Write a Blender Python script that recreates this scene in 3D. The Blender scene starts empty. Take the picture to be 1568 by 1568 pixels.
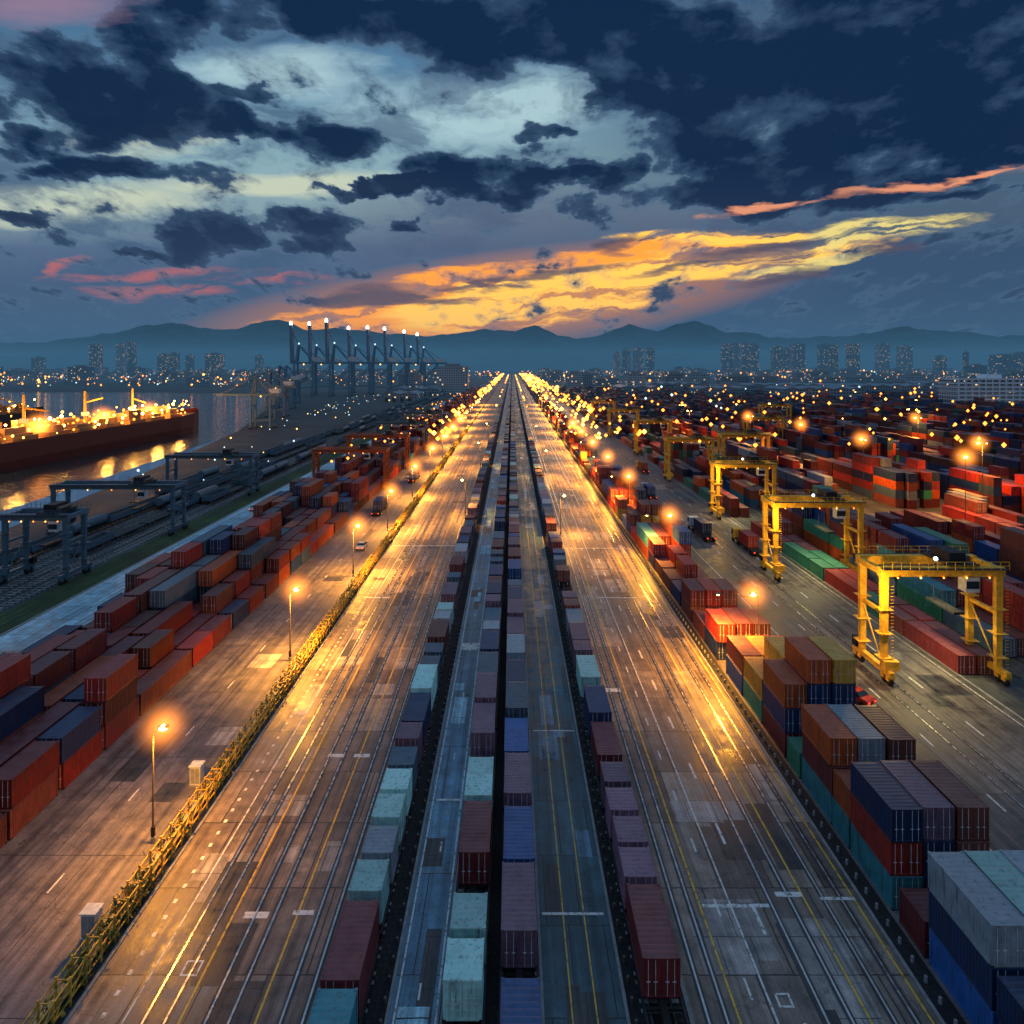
import bpy, math, random
from mathutils import Vector
R = random.Random(7)
scene = bpy.context.scene
col = scene.collection
scene.view_settings.view_transform = 'Standard'
scene.view_settings.look = 'None'
scene.view_settings.exposure = 0
scene.view_settings.gamma = 1

# ------------------------------------------------------------------ node helper
class NT:
    def __init__(s, nt):
        s.nt = nt
    def new(s, t, **k):
        n = s.nt.nodes.new(t)
        for a, b in k.items():
            setattr(n, a, b)
        return n
    def link(s, a, b):
        s.nt.links.new(a, b)
    def put(s, sock, v):
        if v is None: return
        if isinstance(v, bpy.types.NodeSocket): s.link(v, sock)
        else:
            if hasattr(sock.default_value, '__len__') and len(sock.default_value) == 4 and len(v) == 3:
                v = (*v, 1)
            sock.default_value = v
    def math(s, op, a, b=None, c=None, clamp=False):
        n = s.new('ShaderNodeMath', operation=op, use_clamp=clamp)
        s.put(n.inputs[0], a); s.put(n.inputs[1], b); s.put(n.inputs[2], c)
        return n.outputs[0]
    def vmath(s, op, a, b=None, c=None):
        n = s.new('ShaderNodeVectorMath', operation=op)
        s.put(n.inputs[0], a); s.put(n.inputs[1], b)
        if c is not None: s.put(n.inputs[2], c)
        return n.outputs['Value'] if op in ('LENGTH', 'DOT_PRODUCT') else n.outputs[0]
    def sep(s, v):
        n = s.new('ShaderNodeSeparateXYZ'); s.put(n.inputs[0], v); return n.outputs
    def comb(s, x=0., y=0., z=0.):
        n = s.new('ShaderNodeCombineXYZ')
        s.put(n.inputs[0], x); s.put(n.inputs[1], y); s.put(n.inputs[2], z)
        return n.outputs[0]
    def noise(s, vec, scale, detail=2., rough=.5, color=False, dist=0., dim='3D'):
        n = s.new('ShaderNodeTexNoise', noise_dimensions=dim)
        s.put(n.inputs['Vector'], vec); n.inputs['Scale'].default_value = scale
        n.inputs['Detail'].default_value = detail; n.inputs['Roughness'].default_value = rough
        n.inputs['Distortion'].default_value = dist
        return n.outputs['Color' if color else 'Fac']
    def mrange(s, v, a, b, c=0., d=1., t='LINEAR'):
        n = s.new('ShaderNodeMapRange', interpolation_type=t)
        s.put(n.inputs[0], v)
        for i, q in enumerate((a, b, c, d)): s.put(n.inputs[1 + i], float(q))
        return n.outputs[0]
    def mix(s, f, a, b, t='MIX'):
        n = s.new('ShaderNodeMix', data_type='RGBA', blend_type=t)
        s.put(n.inputs[0], f); s.put(n.inputs[6], a); s.put(n.inputs[7], b)
        return n.outputs[2]
    def ramp(s, f, stops, interp='LINEAR'):
        n = s.new('ShaderNodeValToRGB'); cr = n.color_ramp; cr.interpolation = interp
        while len(cr.elements) > 1: cr.elements.remove(cr.elements[-1])
        cr.elements[0].position = stops[0][0]; cr.elements[0].color = (*stops[0][1], 1)
        for p, c in stops[1:]:
            e = cr.elements.new(p); e.color = (*c, 1)
        s.put(n.inputs[0], f)
        return n.outputs[0]
    def scale(s, vec, sc):
        return s.vmath('MULTIPLY', vec, sc)

def newmat(name):
    m = bpy.data.materials.new(name); m.use_nodes = True
    n = NT(m.node_tree); b = m.node_tree.nodes['Principled BSDF']
    return m, n, b

# ------------------------------------------------------------------ world sky
w = bpy.data.worlds.new("World"); scene.world = w; w.use_nodes = True
w.node_tree.nodes.clear()
n = NT(w.node_tree)
tc = n.new('ShaderNodeTexCoord')
x, y, z = n.sep(tc.outputs['Generated'])
yy = n.math('MAXIMUM', n.math('ABSOLUTE', y), .12)
u = n.math('DIVIDE', x, yy); v = n.math('DIVIDE', z, yy)
v = n.math('MINIMUM', n.math('MAXIMUM', v, -.05), 3.)
P = n.comb(u, v, 0.)
persp = n.comb(n.math('MULTIPLY', n.math('DIVIDE', u, n.math('ADD', v, .30)), .85),
               n.math('LOGARITHM', n.math('ADD', v, .15), math.e), 0.)
wv = n.vmath('MULTIPLY', n.vmath('SUBTRACT', n.noise(persp, 4.6, 5., .54, color=True, dim='2D'), (.5, .5, .5)), (.19, .11, 0))
Pw = n.vmath('ADD', P, wv)
Pw2 = n.vmath('ADD', P, n.vmath('MULTIPLY', n.vmath('SUBTRACT', n.noise(n.scale(P, (2.4, 12, 1)), 1.7, 5., .58, color=True, dim='2D'), (.5, .5, .5)), (.26, .045, 0)))
TH = math.radians(8)
def rotated(vec):
    a = n.vmath('DOT_PRODUCT', vec, (math.cos(TH), math.sin(TH), 0)); b_ = n.vmath('DOT_PRODUCT', vec, (-math.sin(TH), math.cos(TH), 0))
    return n.comb(a, b_, 0.)
Pr, Pw2r = rotated(P), rotated(Pw2)
def blob(vec, cx, cy, rx, ry, rot=0):
    cx, cy = (cx - 785) / 1000, (560 - cy) / 1000; rx /= 1000; ry /= 1000
    if rot:
        cx, cy = cx * math.cos(TH) + cy * math.sin(TH), -cx * math.sin(TH) + cy * math.cos(TH)
        vec = Pr if vec is P else Pw2r
    q = n.vmath('MULTIPLY_ADD', vec, (1 / rx, 1 / ry, 0), (-cx / rx, -cy / ry, 0))
    return n.mrange(n.vmath('DOT_PRODUCT', q, q), 1.8, .1, 0, 1)
def acc(vals):
    a = vals[0]
    for b in vals[1:]: a = n.math('ADD', a, b)
    return a
c = n.ramp(n.mrange(v, 0, 1., 0, 1), [(0, (.05, .10, .19)), (.05, (.065, .12, .22)), (.12, (.07, .115, .215)), (.18, (.095, .15, .255)),
      (.235, (.25, .37, .42)), (.30, (.26, .42, .48)), (.38, (.21, .38, .48)), (.46, (.10, .23, .37)), (.56, (.05, .13, .26)), (.72, (.10, .20, .36)), (.95, (.24, .38, .58))])
veil = n.noise(n.scale(Pw, (1.5, 4, 1)), 2.4, 6., .60, dim='2D')
c = n.mix(n.mrange(veil, .44, .66, 0, .85, 'SMOOTHSTEP'), c, (.055, .11, .205))
c = n.mix(n.math('MULTIPLY', blob(P, 1500, 230, 560, 300), .85), c, (.035, .07, .145))
c = n.mix(n.math('MULTIPLY', blob(P, 850, 350, 330, 70), .75), c, (.095, .125, .21))
vk = n.mrange(veil, .38, .60, 1., .25)
br = acc([blob(Pw2, 690, 175, 200, 50), blob(Pw2, 420, 110, 150, 34), blob(Pw2, 830, 145, 100, 40)])
c = n.mix(n.math('MINIMUM', n.math('MULTIPLY', n.math('MULTIPLY', br, vk), .85), .85), c, (.44, .63, .68))
cr = acc([blob(Pw2, 60, 310, 230, 28), blob(Pw2, 470, 282, 190, 20), blob(Pw2, 200, 215, 120, 20)])
c = n.mix(n.math('MINIMUM', n.math('MULTIPLY', n.math('MULTIPLY', cr, vk), 1.2), .9), c, (.60, .66, .50))
streak = n.noise(n.scale(rotated(n.vmath('MULTIPLY_ADD', wv, (.8, .5, 0), P)), (1.9, 24, 1)), 2.2, 5., .56, dim='2D')
sm = n.mrange(streak, .37, .60, .04, 1, 'SMOOTHSTEP')
c = n.mix(n.math('MULTIPLY', blob(P, 740, 468, 400, 62, 8), .85), c, (.70, .26, .09))
def warm(c, lst, colr, k=1., m=sm, cap=.97):
    a = acc([blob(Pw2, *q) for q in lst])
    return n.mix(n.math('MINIMUM', n.math('MULTIPLY', n.math('MULTIPLY', a, m), k), cap), c, colr)
c = warm(c, [(560, 492, 130, 14, 4), (300, 425, 170, 8), (230, 448, 90, 8), (110, 405, 22, 14)], (.55, .15, .14), .8)
c = warm(c, [(700, 472, 240, 36, 10), (840, 412, 220, 20, 14), (620, 490, 150, 16), (1010, 375, 120, 12, 8)], (1.3, .44, .04), 2.0)
c = warm(c, [(790, 462, 190, 30, 4), (930, 420, 200, 20, 8), (1090, 362, 130, 12), (1200, 396, 160, 16, 9)], (1.4, .76, .11), 2.0)
c = warm(c, [(1350, 354, 150, 16, 9), (1250, 405, 110, 11, 10)], (.92, .74, .24), 1.6)
fb = n.noise(persp, 7.0, 6., .58, dist=.12, dim='2D')
dk = acc([blob(Pw, *q) for q in [
    (120, 130, 150, 65), (260, 165, 160, 55), (120, 264, 200, 17), (505, 218, 75, 30), (380, 195, 60, 24), (385, 135, 60, 16), (60, 220, 90, 20),
    (230, 30, 70, 60), (400, 15, 140, 34), (560, 30, 110, 46), (690, 60, 140, 60), (820, 30, 150, 50), (950, 50, 160, 70),
    (320, 345, 64, 52), (265, 375, 50, 22), (425, 355, 64, 34), (515, 345, 32, 28), (190, 390, 44, 10), (60, 335, 70, 12),
    (660, 262, 64, 30), (770, 275, 70, 24), (860, 268, 60, 14), (940, 265, 27, 24), (840, 200, 42, 12), (880, 318, 38, 20), (700, 300, 130, 12), (620, 340, 24, 7), (560, 300, 80, 8),
    (1270, 130, 290, 125), (1420, 60, 320, 150), (1180, 235, 190, 75), (1440, 215, 190, 60), (1090, 300, 110, 26), (1280, 285, 160, 26), (1040, 90, 110, 70), (1500, 292, 90, 12)]])
dk = n.math('MINIMUM', dk, 1.3)
D = n.math('ADD', n.math('MULTIPLY', dk, .74), n.math('MULTIPLY', n.math('SUBTRACT', fb, .49), 2.4))
mask = n.mrange(D, .25, .50, 0, .98, 'SMOOTHSTEP')
rim = n.math('MULTIPLY', n.mrange(D, .02, .30, 0, 1, 'SMOOTHSTEP'), .42)
c = n.mix(rim, c, (.09, .16, .26))
depth = n.mrange(n.math('ADD', D, n.math('MULTIPLY', veil, .5)), .55, 1.15, 0, 1)
dc = n.mix(depth, (.042, .09, .17), (.0055, .022, .065))
dc = n.mix(n.mrange(v, .30, .10, 0, .55), dc, (.045, .062, .125))
c = n.mix(mask, c, dc)
ds = acc([blob(Pw2, *q) for q in [(940, 374, 48, 9, 8), (1150, 380, 80, 8, 4), (1390, 383, 60, 8, 4), (1190, 425, 80, 9, 14), (620, 458, 120, 8), (850, 413, 80, 6, 2), (1030, 408, 90, 5, 6),
                                     (560, 455, 60, 14), (790, 432, 20, 9), (740, 436, 60, 4)]])
c = n.mix(n.math('MINIMUM', n.math('MULTIPLY', ds, .95), .85), c, (.095, .08, .12))
c = warm(c, [(1450, 278, 160, 7, 10), (1545, 262, 50, 6, 4), (1170, 320, 90, 5, 5)], (.85, .33, .18), 1.1)
c = n.mix(n.math('MULTIPLY', blob(Pw2, 60, 8, 150, 30), .7), c, (.35, .22, .32))
bg = n.new('ShaderNodeBackground'); n.put(bg.inputs[0], c); bg.inputs[1].default_value = 1.0
wo = n.new('ShaderNodeOutputWorld'); n.link(bg.outputs[0], wo.inputs[0])
w.cycles.sampling_method = 'MANUAL'; w.cycles.sample_map_resolution = 256

# ------------------------------------------------------------------ materials
def simple(name, colr, rough=.6, metal=0., nz=.25, scale=1.5):
    m, n, b = newmat(name)
    g = n.new('ShaderNodeNewGeometry')
    f = n.noise(g.outputs['Position'], scale, 2., .65)
    k = n.mrange(f, .3, .7, 1 - nz, 1 + nz)
    cc = n.mix(1., colr, n.comb(k, k, k), 'MULTIPLY')
    n.put(b.inputs['Base Color'], cc)
    n.put(b.inputs['Roughness'], n.mrange(f, .3, .7, max(.05, rough - .12), min(1, rough + .12)))
    b.inputs['Metallic'].default_value = metal
    return m
def emis(name, colr, st, sample=False):
    m = bpy.data.materials.new(name); m.use_nodes = True
    b = m.node_tree.nodes['Principled BSDF']
    b.inputs['Base Color'].default_value = (*colr, 1)
    b.inputs['Emission Color'].default_value = (*colr, 1)
    b.inputs['Emission Strength'].default_value = st
    if not sample: m.cycles.emission_sampling = 'NONE'
    return m
def pave(name, ca, cb, bw, bh, r0=.35, r1=.7, mortar=.04, patch=.5, line=(.012, .012, .014)):
    m, n, b = newmat(name)
    g = n.new('ShaderNodeNewGeometry'); P = g.outputs['Position']
    wp = n.vmath('SUBTRACT', n.noise(P, .7, 2., .6, color=True, dim='2D'), (.5, .5, .5))
    br = n.new('ShaderNodeTexBrick', offset=.37, squash=1.)
    n.put(br.inputs['Vector'], n.vmath('MULTIPLY_ADD', wp, (.12, .12, 0), P))
    n.put(br.inputs['Color1'], ca); n.put(br.inputs['Color2'], cb); n.put(br.inputs['Mortar'], line)
    br.inputs['Scale'].default_value = 1.; br.inputs['Mortar Size'].default_value = mortar
    br.inputs['Brick Width'].default_value = bw; br.inputs['Row Height'].default_value = bh
    big = n.noise(P, .07, 3., .6, dim='2D'); med = n.noise(P, .6, 4., .68, dim='2D'); fine = n.noise(P, 9., 2., .7, dim='2D')
    st = n.noise(n.scale(P, (1.1, .018, 1)), 1.4, 4., .65, dim='2D')
    k = n.math('MULTIPLY', n.mrange(big, .3, .7, 1 - patch, 1 + patch), n.mrange(med, .3, .7, .68, 1.34))
    k = n.math('MULTIPLY', k, n.mrange(fine, .3, .7, .82, 1.18))
    k = n.math('MULTIPLY', k, n.mrange(st, .35, .65, .6, 1.3))
    vo = n.new('ShaderNodeTexVoronoi', feature='DISTANCE_TO_EDGE', voronoi_dimensions='2D')
    n.put(vo.inputs['Vector'], n.vmath('MULTIPLY_ADD', wp, (2.2, 2.2, 0), P))
    vo.inputs['Scale'].default_value = .16
    k = n.math('MULTIPLY', k, n.mrange(vo.outputs['Distance'], 0., .010, .5, 1.))
    cc = n.mix(1., br.outputs['Color'], n.comb(k, k, k), 'MULTIPLY')
    n.put(b.inputs['Base Color'], cc)
    rr = n.mrange(n.math('ADD', n.math('MULTIPLY', big, .5), n.math('MULTIPLY', st, .5)), .38, .62, r0, r1)
    n.put(b.inputs['Roughness'], n.math('ADD', rr, n.mrange(med, .3, .7, -.12, .12)))
    bp = n.new('ShaderNodeBump'); bp.inputs['Strength'].default_value = .3; bp.inputs['Distance'].default_value = .03
    n.put(bp.inputs['Height'], fine)
    n.link(bp.outputs[0], b.inputs['Normal'])
    return m
M_ground = pave('ground_dirt_asphalt', (.055, .058, .062), (.035, .038, .044), 14, 22, .6, .9, .1)
M_plaza = pave('plaza_pavement', (.15, .13, .14), (.115, .105, .115), 9, 14, .45, .78, .03, .2)
M_road = pave('road_concrete', (.31, .245, .20), (.14, .112, .10), 4.2, 7.5, .40, .64, .05, .4)
M_lane = pave('lane_asphalt_blue', (.13, .25, .35), (.085, .175, .255), 3.4, 9, .3, .55, .04, .35)  # the sky's blue reflection is painted into the lane colours
M_lane2 = pave('lane_asphalt_green', (.05, .12, .155), (.035, .085, .11), 2.6, 7, .35, .6, .04, .35)
M_yroad = pave('yard_road', (.15, .13, .12), (.105, .093, .09), 6, 16, .40, .68, .04, .3)
M_blue = pave('canal_road_concrete', (.36, .58, .68), (.26, .45, .55), 12.5, 6, .4, .65, .05, .2)  # pale blue sky reflection is painted into the concrete colour
M_ballast = pave('ballast', (.022, .022, .025), (.016, .016, .02), .5, .5, .8, .95, .08, .3)
M_ballast2 = pave('ballast_grey', (.06, .075, .085), (.045, .055, .065), .7, .9, .7, .95, .08, .5)
M_patchL = pave('patch_light', (.36, .32, .30), (.28, .25, .24), 2.5, 3, .36, .58, .03, .3)
M_patchD = pave('patch_dark', (.06, .056, .058), (.042, .04, .044), 3, 4, .32, .5, .03, .3)
M_grass = pave('grass', (.035, .07, .022), (.025, .05, .018), .8, .8, .9, 1., .01, .5, (.03, .045, .02))
def paint(name, colr, wear=.5):
    m, n, b = newmat(name)
    g = n.new('ShaderNodeNewGeometry'); P = g.outputs['Position']
    f = n.noise(P, 1.7, 4., .75, dim='2D')
    n.put(b.inputs['Base Color'], n.mix(n.mrange(f, wear, wear + .17, 0, .85), colr, (.07, .065, .06)))
    b.inputs['Roughness'].default_value = .5
    return m
M_white = paint('white_paint', (.75, .75, .73)); M_yel = paint('yellow_paint', (.8, .48, .05))
M_rail = simple('rail_steel', (.55, .54, .53), .28, .85)
M_conc = simple('kerb_concrete', (.26, .27, .28), .8)
M_dark = simple('dark_steel', (.02, .021, .024), .55, .3)
M_cyel = simple('crane_yellow', (.85, .46, .035), .45)
M_cblue = simple('crane_bluegrey', (.07, .14, .19), .5)
M_sts = simple('sts_blue', (.08, .18, .27), .5)
M_cred = simple('crane_red', (.45, .10, .02), .5)
M_pole = simple('pole_steel', (.16, .13, .11), .5, .5)
M_glass = simple('glass', (.02, .03, .04), .1)
M_leaf = simple('leaves', (.09, .13, .025), .7, 0, .7, 3.)
M_leaf2 = simple('leaves_dry', (.36, .23, .04), .7, 0, .6, 3.)
M_fyel = simple('fence_yellow', (.62, .38, .05), .5, 0, .5)
M_carp = simple('car_red_paint', (.5, .03, .02), .3)
M_whitep = simple('white_metal', (.6, .62, .63), .45)
M_tyre = simple('tyre_rubber', (.012, .012, .012), .8)
E_sod = emis('sodium_lamp_glass', (1., .50, .10), 50.)
E_far = emis('warm_bulb', (1., .27, .03), 4.4)
E_farw = emis('white_bulb', (.7, .95, 1.), 1.8)
E_fary = emis('yellow_bulb', (1., .48, .08), 6.)
E_red = emis('red_bulb', (1., .05, .03), 3.)
E_flood = emis('flood_lamp_white', (.85, .97, 1.), 8.)

def cont_mat(name, attr):
    m, n, b = newmat(name)
    if attr:
        a = n.new('ShaderNodeAttribute', attribute_name='Col'); base = a.outputs['Color']
        rnd = n.math('MULTIPLY', n.sep(base)[0], 2.)
    else:
        o = n.new('ShaderNodeObjectInfo'); base = o.outputs['Color']; rnd = o.outputs['Random']
    g = n.new('ShaderNodeNewGeometry'); P = g.outputs['Position']
    nz = n.sep(g.outputs['Normal'])[2]
    f = n.noise(P, .9, 4., .72); s = n.noise(n.scale(P, (1.6, 1.6, .16)), 2., 3., .7)
    k = n.math('MULTIPLY', n.mrange(f, .3, .7, .72, 1.25), n.mrange(rnd, 0, 1, .7, 1.2))
    cc = n.mix(1., base, n.comb(k, k, k), 'MULTIPLY')
    rust = n.math('MULTIPLY', n.mrange(s, .54, .68), .7)
    cc = n.mix(rust, cc, (.06, .028, .014))
    top = n.math('MULTIPLY', n.mrange(nz, .5, .9), n.mrange(f, .3, .62, .08, .4))
    cc = n.mix(top, cc, n.mix(.4, (.22, .22, .23), base))
    n.put(b.inputs['Base Color'], cc)
    n.put(b.inputs['Roughness'], n.mrange(f, .3, .7, .32, .6))
    return m
M_cont = cont_mat('container_paint', False); M_contA = cont_mat('container_paint_merged', True)

# ------------------------------------------------------------------ mesh builder
class MB:
    def __init__(s): s.v = []; s.f = []; s.m = []; s.mats = []
    def mi(s, mat):
        if mat not in s.mats: s.mats.append(mat)
        return s.mats.index(mat)
    def face(s, pts, mat):
        i = len(s.v); s.v += [tuple(p) for p in pts]; s.f.append(tuple(range(i, i + len(pts)))); s.m.append(s.mi(mat))
    def box(s, x0, x1, y0, y1, z0, z1, mat):
        i = len(s.v)
        s.v += [(x0, y0, z0), (x1, y0, z0), (x1, y1, z0), (x0, y1, z0), (x0, y0, z1), (x1, y0, z1), (x1, y1, z1), (x0, y1, z1)]
        s.f += [(i, i + 3, i + 2, i + 1), (i + 4, i + 5, i + 6, i + 7), (i, i + 1, i + 5, i + 4), (i + 1, i + 2, i + 6, i + 5), (i + 2, i + 3, i + 7, i + 6), (i + 3, i, i + 4, i + 7)]
        s.m += [s.mi(mat)] * 6
    def beam(s, p, q, w, h, mat, w2=None):
        p = Vector(p); q = Vector(q); d = (q - p).normalized()
        up = Vector((0, 0, 1)) if abs(d.z) < .9 else Vector((0, 1, 0))
        a = d.cross(up).normalized(); b = a.cross(d).normalized(); w2 = w2 or (w, h)
        i = len(s.v)
        for c, (ww, hh) in ((p, (w, h)), (q, w2)):
            for sx, sy in ((-1, -1), (1, -1), (1, 1), (-1, 1)):
                s.v.append(tuple(c + a * sx * ww / 2 + b * sy * hh / 2))
        s.f += [(i, i + 1, i + 2, i + 3), (i + 7, i + 6, i + 5, i + 4)] + [(i + k, i + 4 + k, i + 4 + (k + 1) % 4, i + (k + 1) % 4) for k in range(4)]
        s.m += [s.mi(mat)] * 6
    def cyl(s, p, q, r, mat, r2=None, n=8):
        p = Vector(p); q = Vector(q); d = (q - p).normalized(); r2 = r if r2 is None else r2
        up = Vector((0, 0, 1)) if abs(d.z) < .9 else Vector((0, 1, 0))
        a = d.cross(up).normalized(); b = a.cross(d).normalized(); i = len(s.v)
        for c, rr in ((p, r), (q, r2)):
            for k in range(n):
                t = 2 * math.pi * k / n
                s.v.append(tuple(c + a * math.cos(t) * rr + b * math.sin(t) * rr))
        s.f += [(i + k, i + n + k, i + n + (k + 1) % n, i + (k + 1) % n) for k in range(n)]
        s.f += [tuple(range(i, i + n)), tuple(range(i + 2 * n - 1, i + n - 1, -1))]
        s.m += [s.mi(mat)] * (n + 2)
    def octa(s, c, r, mat):
        x, y, z = c; i = len(s.v)
        s.v += [(x + r, y, z), (x, y + r, z), (x - r, y, z), (x, y - r, z), (x, y, z + r), (x, y, z - r)]
        for k in range(4):
            s.f.append((i + k, i + (k + 1) % 4, i + 4)); s.f.append((i + (k + 1) % 4, i + k, i + 5))
        s.m += [s.mi(mat)] * 8
    def ball(s, c, r, mat, sz=1., n=10, mrow=6):
        i = len(s.v); x, y, z = c
        for a in range(mrow + 1):
            t = math.pi * a / mrow
            for k in range(n):
                p = 2 * math.pi * k / n
                s.v.append((x + r * math.sin(t) * math.cos(p), y + r * math.sin(t) * math.sin(p), z + r * sz * math.cos(t)))
        for a in range(mrow):
            for k in range(n):
                s.f.append((i + a * n + k, i + (a + 1) * n + k, i + (a + 1) * n + (k + 1) % n, i + a * n + (k + 1) % n)); s.m.append(s.mi(mat))
    def mesh(s, name):
        me = bpy.data.meshes.new(name); me.from_pydata(s.v, [], s.f)
        for m in s.mats: me.materials.append(m)
        me.polygons.foreach_set('material_index', s.m); me.update()
        return me
    def obj(s, name, loc=(0, 0, 0)):
        o = bpy.data.objects.new(name, s.mesh(name)); o.location = loc; col.objects.link(o); return o
def inst(me, name, loc, rz=0., color=None, parent=None):
    o = bpy.data.objects.new(name, me); o.location = loc; o.rotation_euler[2] = rz
    if color: o.color = (*color, 1)
    col.objects.link(o)
    if parent: o.parent = parent
    return o

# ------------------------------------------------------------------ ground / water
shore = [(-118, -300), (-124, 80), (-130, 168), (-145, 260), (-176, 420), (-228, 600), (-300, 850), (-345, 1050), (-700, 1120), (-16000, 1500)]
g = MB()
pts = [(16000, -300, 0), (16000, 16000, 0), (-16000, 16000, 0)] + [(a, b, 0) for a, b in reversed(shore)]
g.face(pts, M_ground)
for (a, b), (c2, d) in zip(shore[:-1], shore[1:]):
    g.face([(a, b, 0), (c2, d, 0), (c2, d, -4), (a, b, -4)], M_conc)
g.obj('ground')
m, nn, b = newmat('water_surface')
gg = nn.new('ShaderNodeNewGeometry'); P = gg.outputs['Position']
b.inputs['Base Color'].default_value = (.012, .03, .045, 1); b.inputs['Roughness'].default_value = .07
bp = nn.new('ShaderNodeBump'); bp.inputs['Strength'].default_value = .7; bp.inputs['Distance'].default_value = .45
nn.put(bp.inputs['Height'], nn.math('ADD', nn.noise(nn.scale(P, (.35, 1, 1)), .28, 3., .6, dim='2D'), nn.math('MULTIPLY', nn.noise(P, 1.1, 2., dim='2D'), .3)))
nn.link(bp.outputs[0], b.inputs['Normal'])
M_water = m
g = MB(); g.face([(-16000, -300, -2.5), (-100, -300, -2.5), (-300, 1500, -2.5), (-16000, 1600, -2.5)], M_water); g.obj('water')

YN, YF = 15, 3200
def sheet(name, x0, x1, z, mat, y0=YN, y1=YF):
    g = MB(); g.face([(x0, y0, z), (x1, y0, z), (x1, y1, z), (x0, y1, z)], mat); return g.obj(name)
sheet('container_yard_pavement', -66.6, -30.4, .02, M_plaza, YN, 1500)
sheet('road', -28.4, -12.3, .02, M_road)
sheet('rail_ballast', -12.3, -8.0, .016, M_ballast)
sheet('road', -8.0, -4.5, .02, M_lane)
sheet('rail_ballast', -4.5, 2.0, .016, M_ballast)
sheet('road', 2.0, 7.4, .02, M_lane2)
sheet('rail_ballast', 7.4, 11.5, .016, M_ballast)
sheet('road', 11.5, 27.4, .02, M_road)
sheet('rail_ballast', 27.4, 29.0, .016, M_ballast)
sheet('container_yard_pavement', 29.0, 38.2, .02, M_plaza, YN, 1500)
sheet('road', 38.2, 60.5, .02, M_yroad, YN, 1500)
sheet('road', -79.3, -67.1, .02, M_blue, YN, 1100)
sheet('grass', -86.5, -79.7, .03, M_grass, YN, 1100)
sheet('rail_ballast', -117.5, -86.5, .016, M_ballast2, YN, 900)
g = MB()
for xx, wd in ((-30.3, .35), (-28.5, .25), (-67.0, .45), (-79.5, .4), (27.5, .22), (38.1, .2), (-8.05, .22), (7.45, .22), (2.0, .2), (-4.5, .2), (11.5, .25), (-12.3, .25), (60.6, .25)):
    g.box(xx - wd / 2, xx + wd / 2, YN, 1400, 0, .13, M_conc)
g.obj('kerb')
g = MB()
def ln(x0, w, mat, y0=YN, y1=1500, z=.032): g.face([(x0 - w / 2, y0, z), (x0 + w / 2, y0, z), (x0 + w / 2, y1, z), (x0 - w / 2, y1, z)], mat)
for xx in (-21.3, -16.4, 14.6, 23.0, 26.9): ln(xx, .16, M_yel)
for xx in (-7.6, -4.9, 17.0, -24.9, 41.5, 59.5): ln(xx, .13, M_white)
for xx in (-78.9, -67.6): ln(xx, .35, M_white, YN, 1000)
for xx in (3.9, 5.5): ln(xx, .1, M_yel)
for xx, l, gp, wd in ((18.7, 2.6, 6.5, .24), (-26.4, .4, 1.1, .28), (46.5, 2.5, 8, .2), (53.5, 3, 8, .2), (-37, 2, 9, .14), (15.9, 1.6, 5, .16), (-6.2, 1.2, 12, .15), (-73.2, 3, 9, .2)):
    yy_ = 30
    while yy_ < 500:
        ln(xx, wd, M_white, yy_, yy_ + l); yy_ += l + gp
for xa, xb, ya, t in ((-19.8, -18.2, 70, .6), (-17, -15.3, 70, .6), (-20.5, -18.6, 49.6, .6), (-16.8, -15.2, 49.9, .45), (2.3, 7, 49.9, .25), (2.4, 7.2, 75, .2), (14.8, 20.0, 50.6, .35), (20.9, 23, 51.6, .5), (24.3, 27, 51.3, .3),
                     (-7.5, -4.8, 96.5, 2.4), (12, 14, 84, 1.), (15.5, 22.6, 118, .4), (-27, -22, 118, .5), (-28, -13, 152, .5), (12, 27, 150, .4), (-7.3, -5, 63, .3)):
    g.face([(xa, ya, .034), (xb, ya, .034), (xb, ya + t, .034), (xa, ya + t, .034)], M_white)
for cx, cy, s_ in ((18.0, 43.2, .5), (-22.3, 45.5, .6)):
    for q in ((cx - s_, cx + s_, cy - s_, cy - s_ + .14), (cx - s_, cx + s_, cy + s_ - .14, cy + s_), (cx - s_, cx - s_ + .14, cy - s_ + .14, cy + s_ - .14), (cx + s_ - .14, cx + s_, cy - s_ + .14, cy + s_ - .14)):
        g.face([(q[0], q[2], .036), (q[1], q[2], .036), (q[1], q[3], .036), (q[0], q[3], .036)], M_white)
g.obj('road_marking')
g = MB()
for (xa, xb) in ((-28, -12.6), (11.8, 27), (-7.7, -4.8), (2.3, 7.1), (-43, -31), (39, 60)):
    wdt = xb - xa
    for k in range({-43: 9, 39: 16}.get(xa, 40 if wdt > 10 else 24)):
        pw = R.uniform(1.2, 4.5) if wdt > 10 else R.uniform(.8, 2.2)
        px_ = R.uniform(xa, xb - pw); py_ = 34 + 260 * R.random() ** 1.5; pl = R.uniform(1.2, 9)
        mt = R.choice((M_patchL, M_patchD))
        if xa in (39, -43): mt = M_patchD if k % 4 else M_patchL
        if xa == -7.7: mt = R.choice((M_blue, M_patchD))
        if xa == 2.3: mt = R.choice((M_lane, M_lane, M_patchD))
        zz = .022 + k * .0002
        g.face([(px_, py_, zz), (px_ + pw, py_, zz), (px_ + pw, py_ + pl, zz), (px_, py_ + pl, zz)], mt)
g.obj('road_repair_patches')
g = MB()
railx = [-23.6, -22.2, -19.6, -18.1, -14.8, -13.4, 12.6, 13.8, 20.2, 21.8, 24.5, 25.9, 48.6, 50.6, 68.3]
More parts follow.
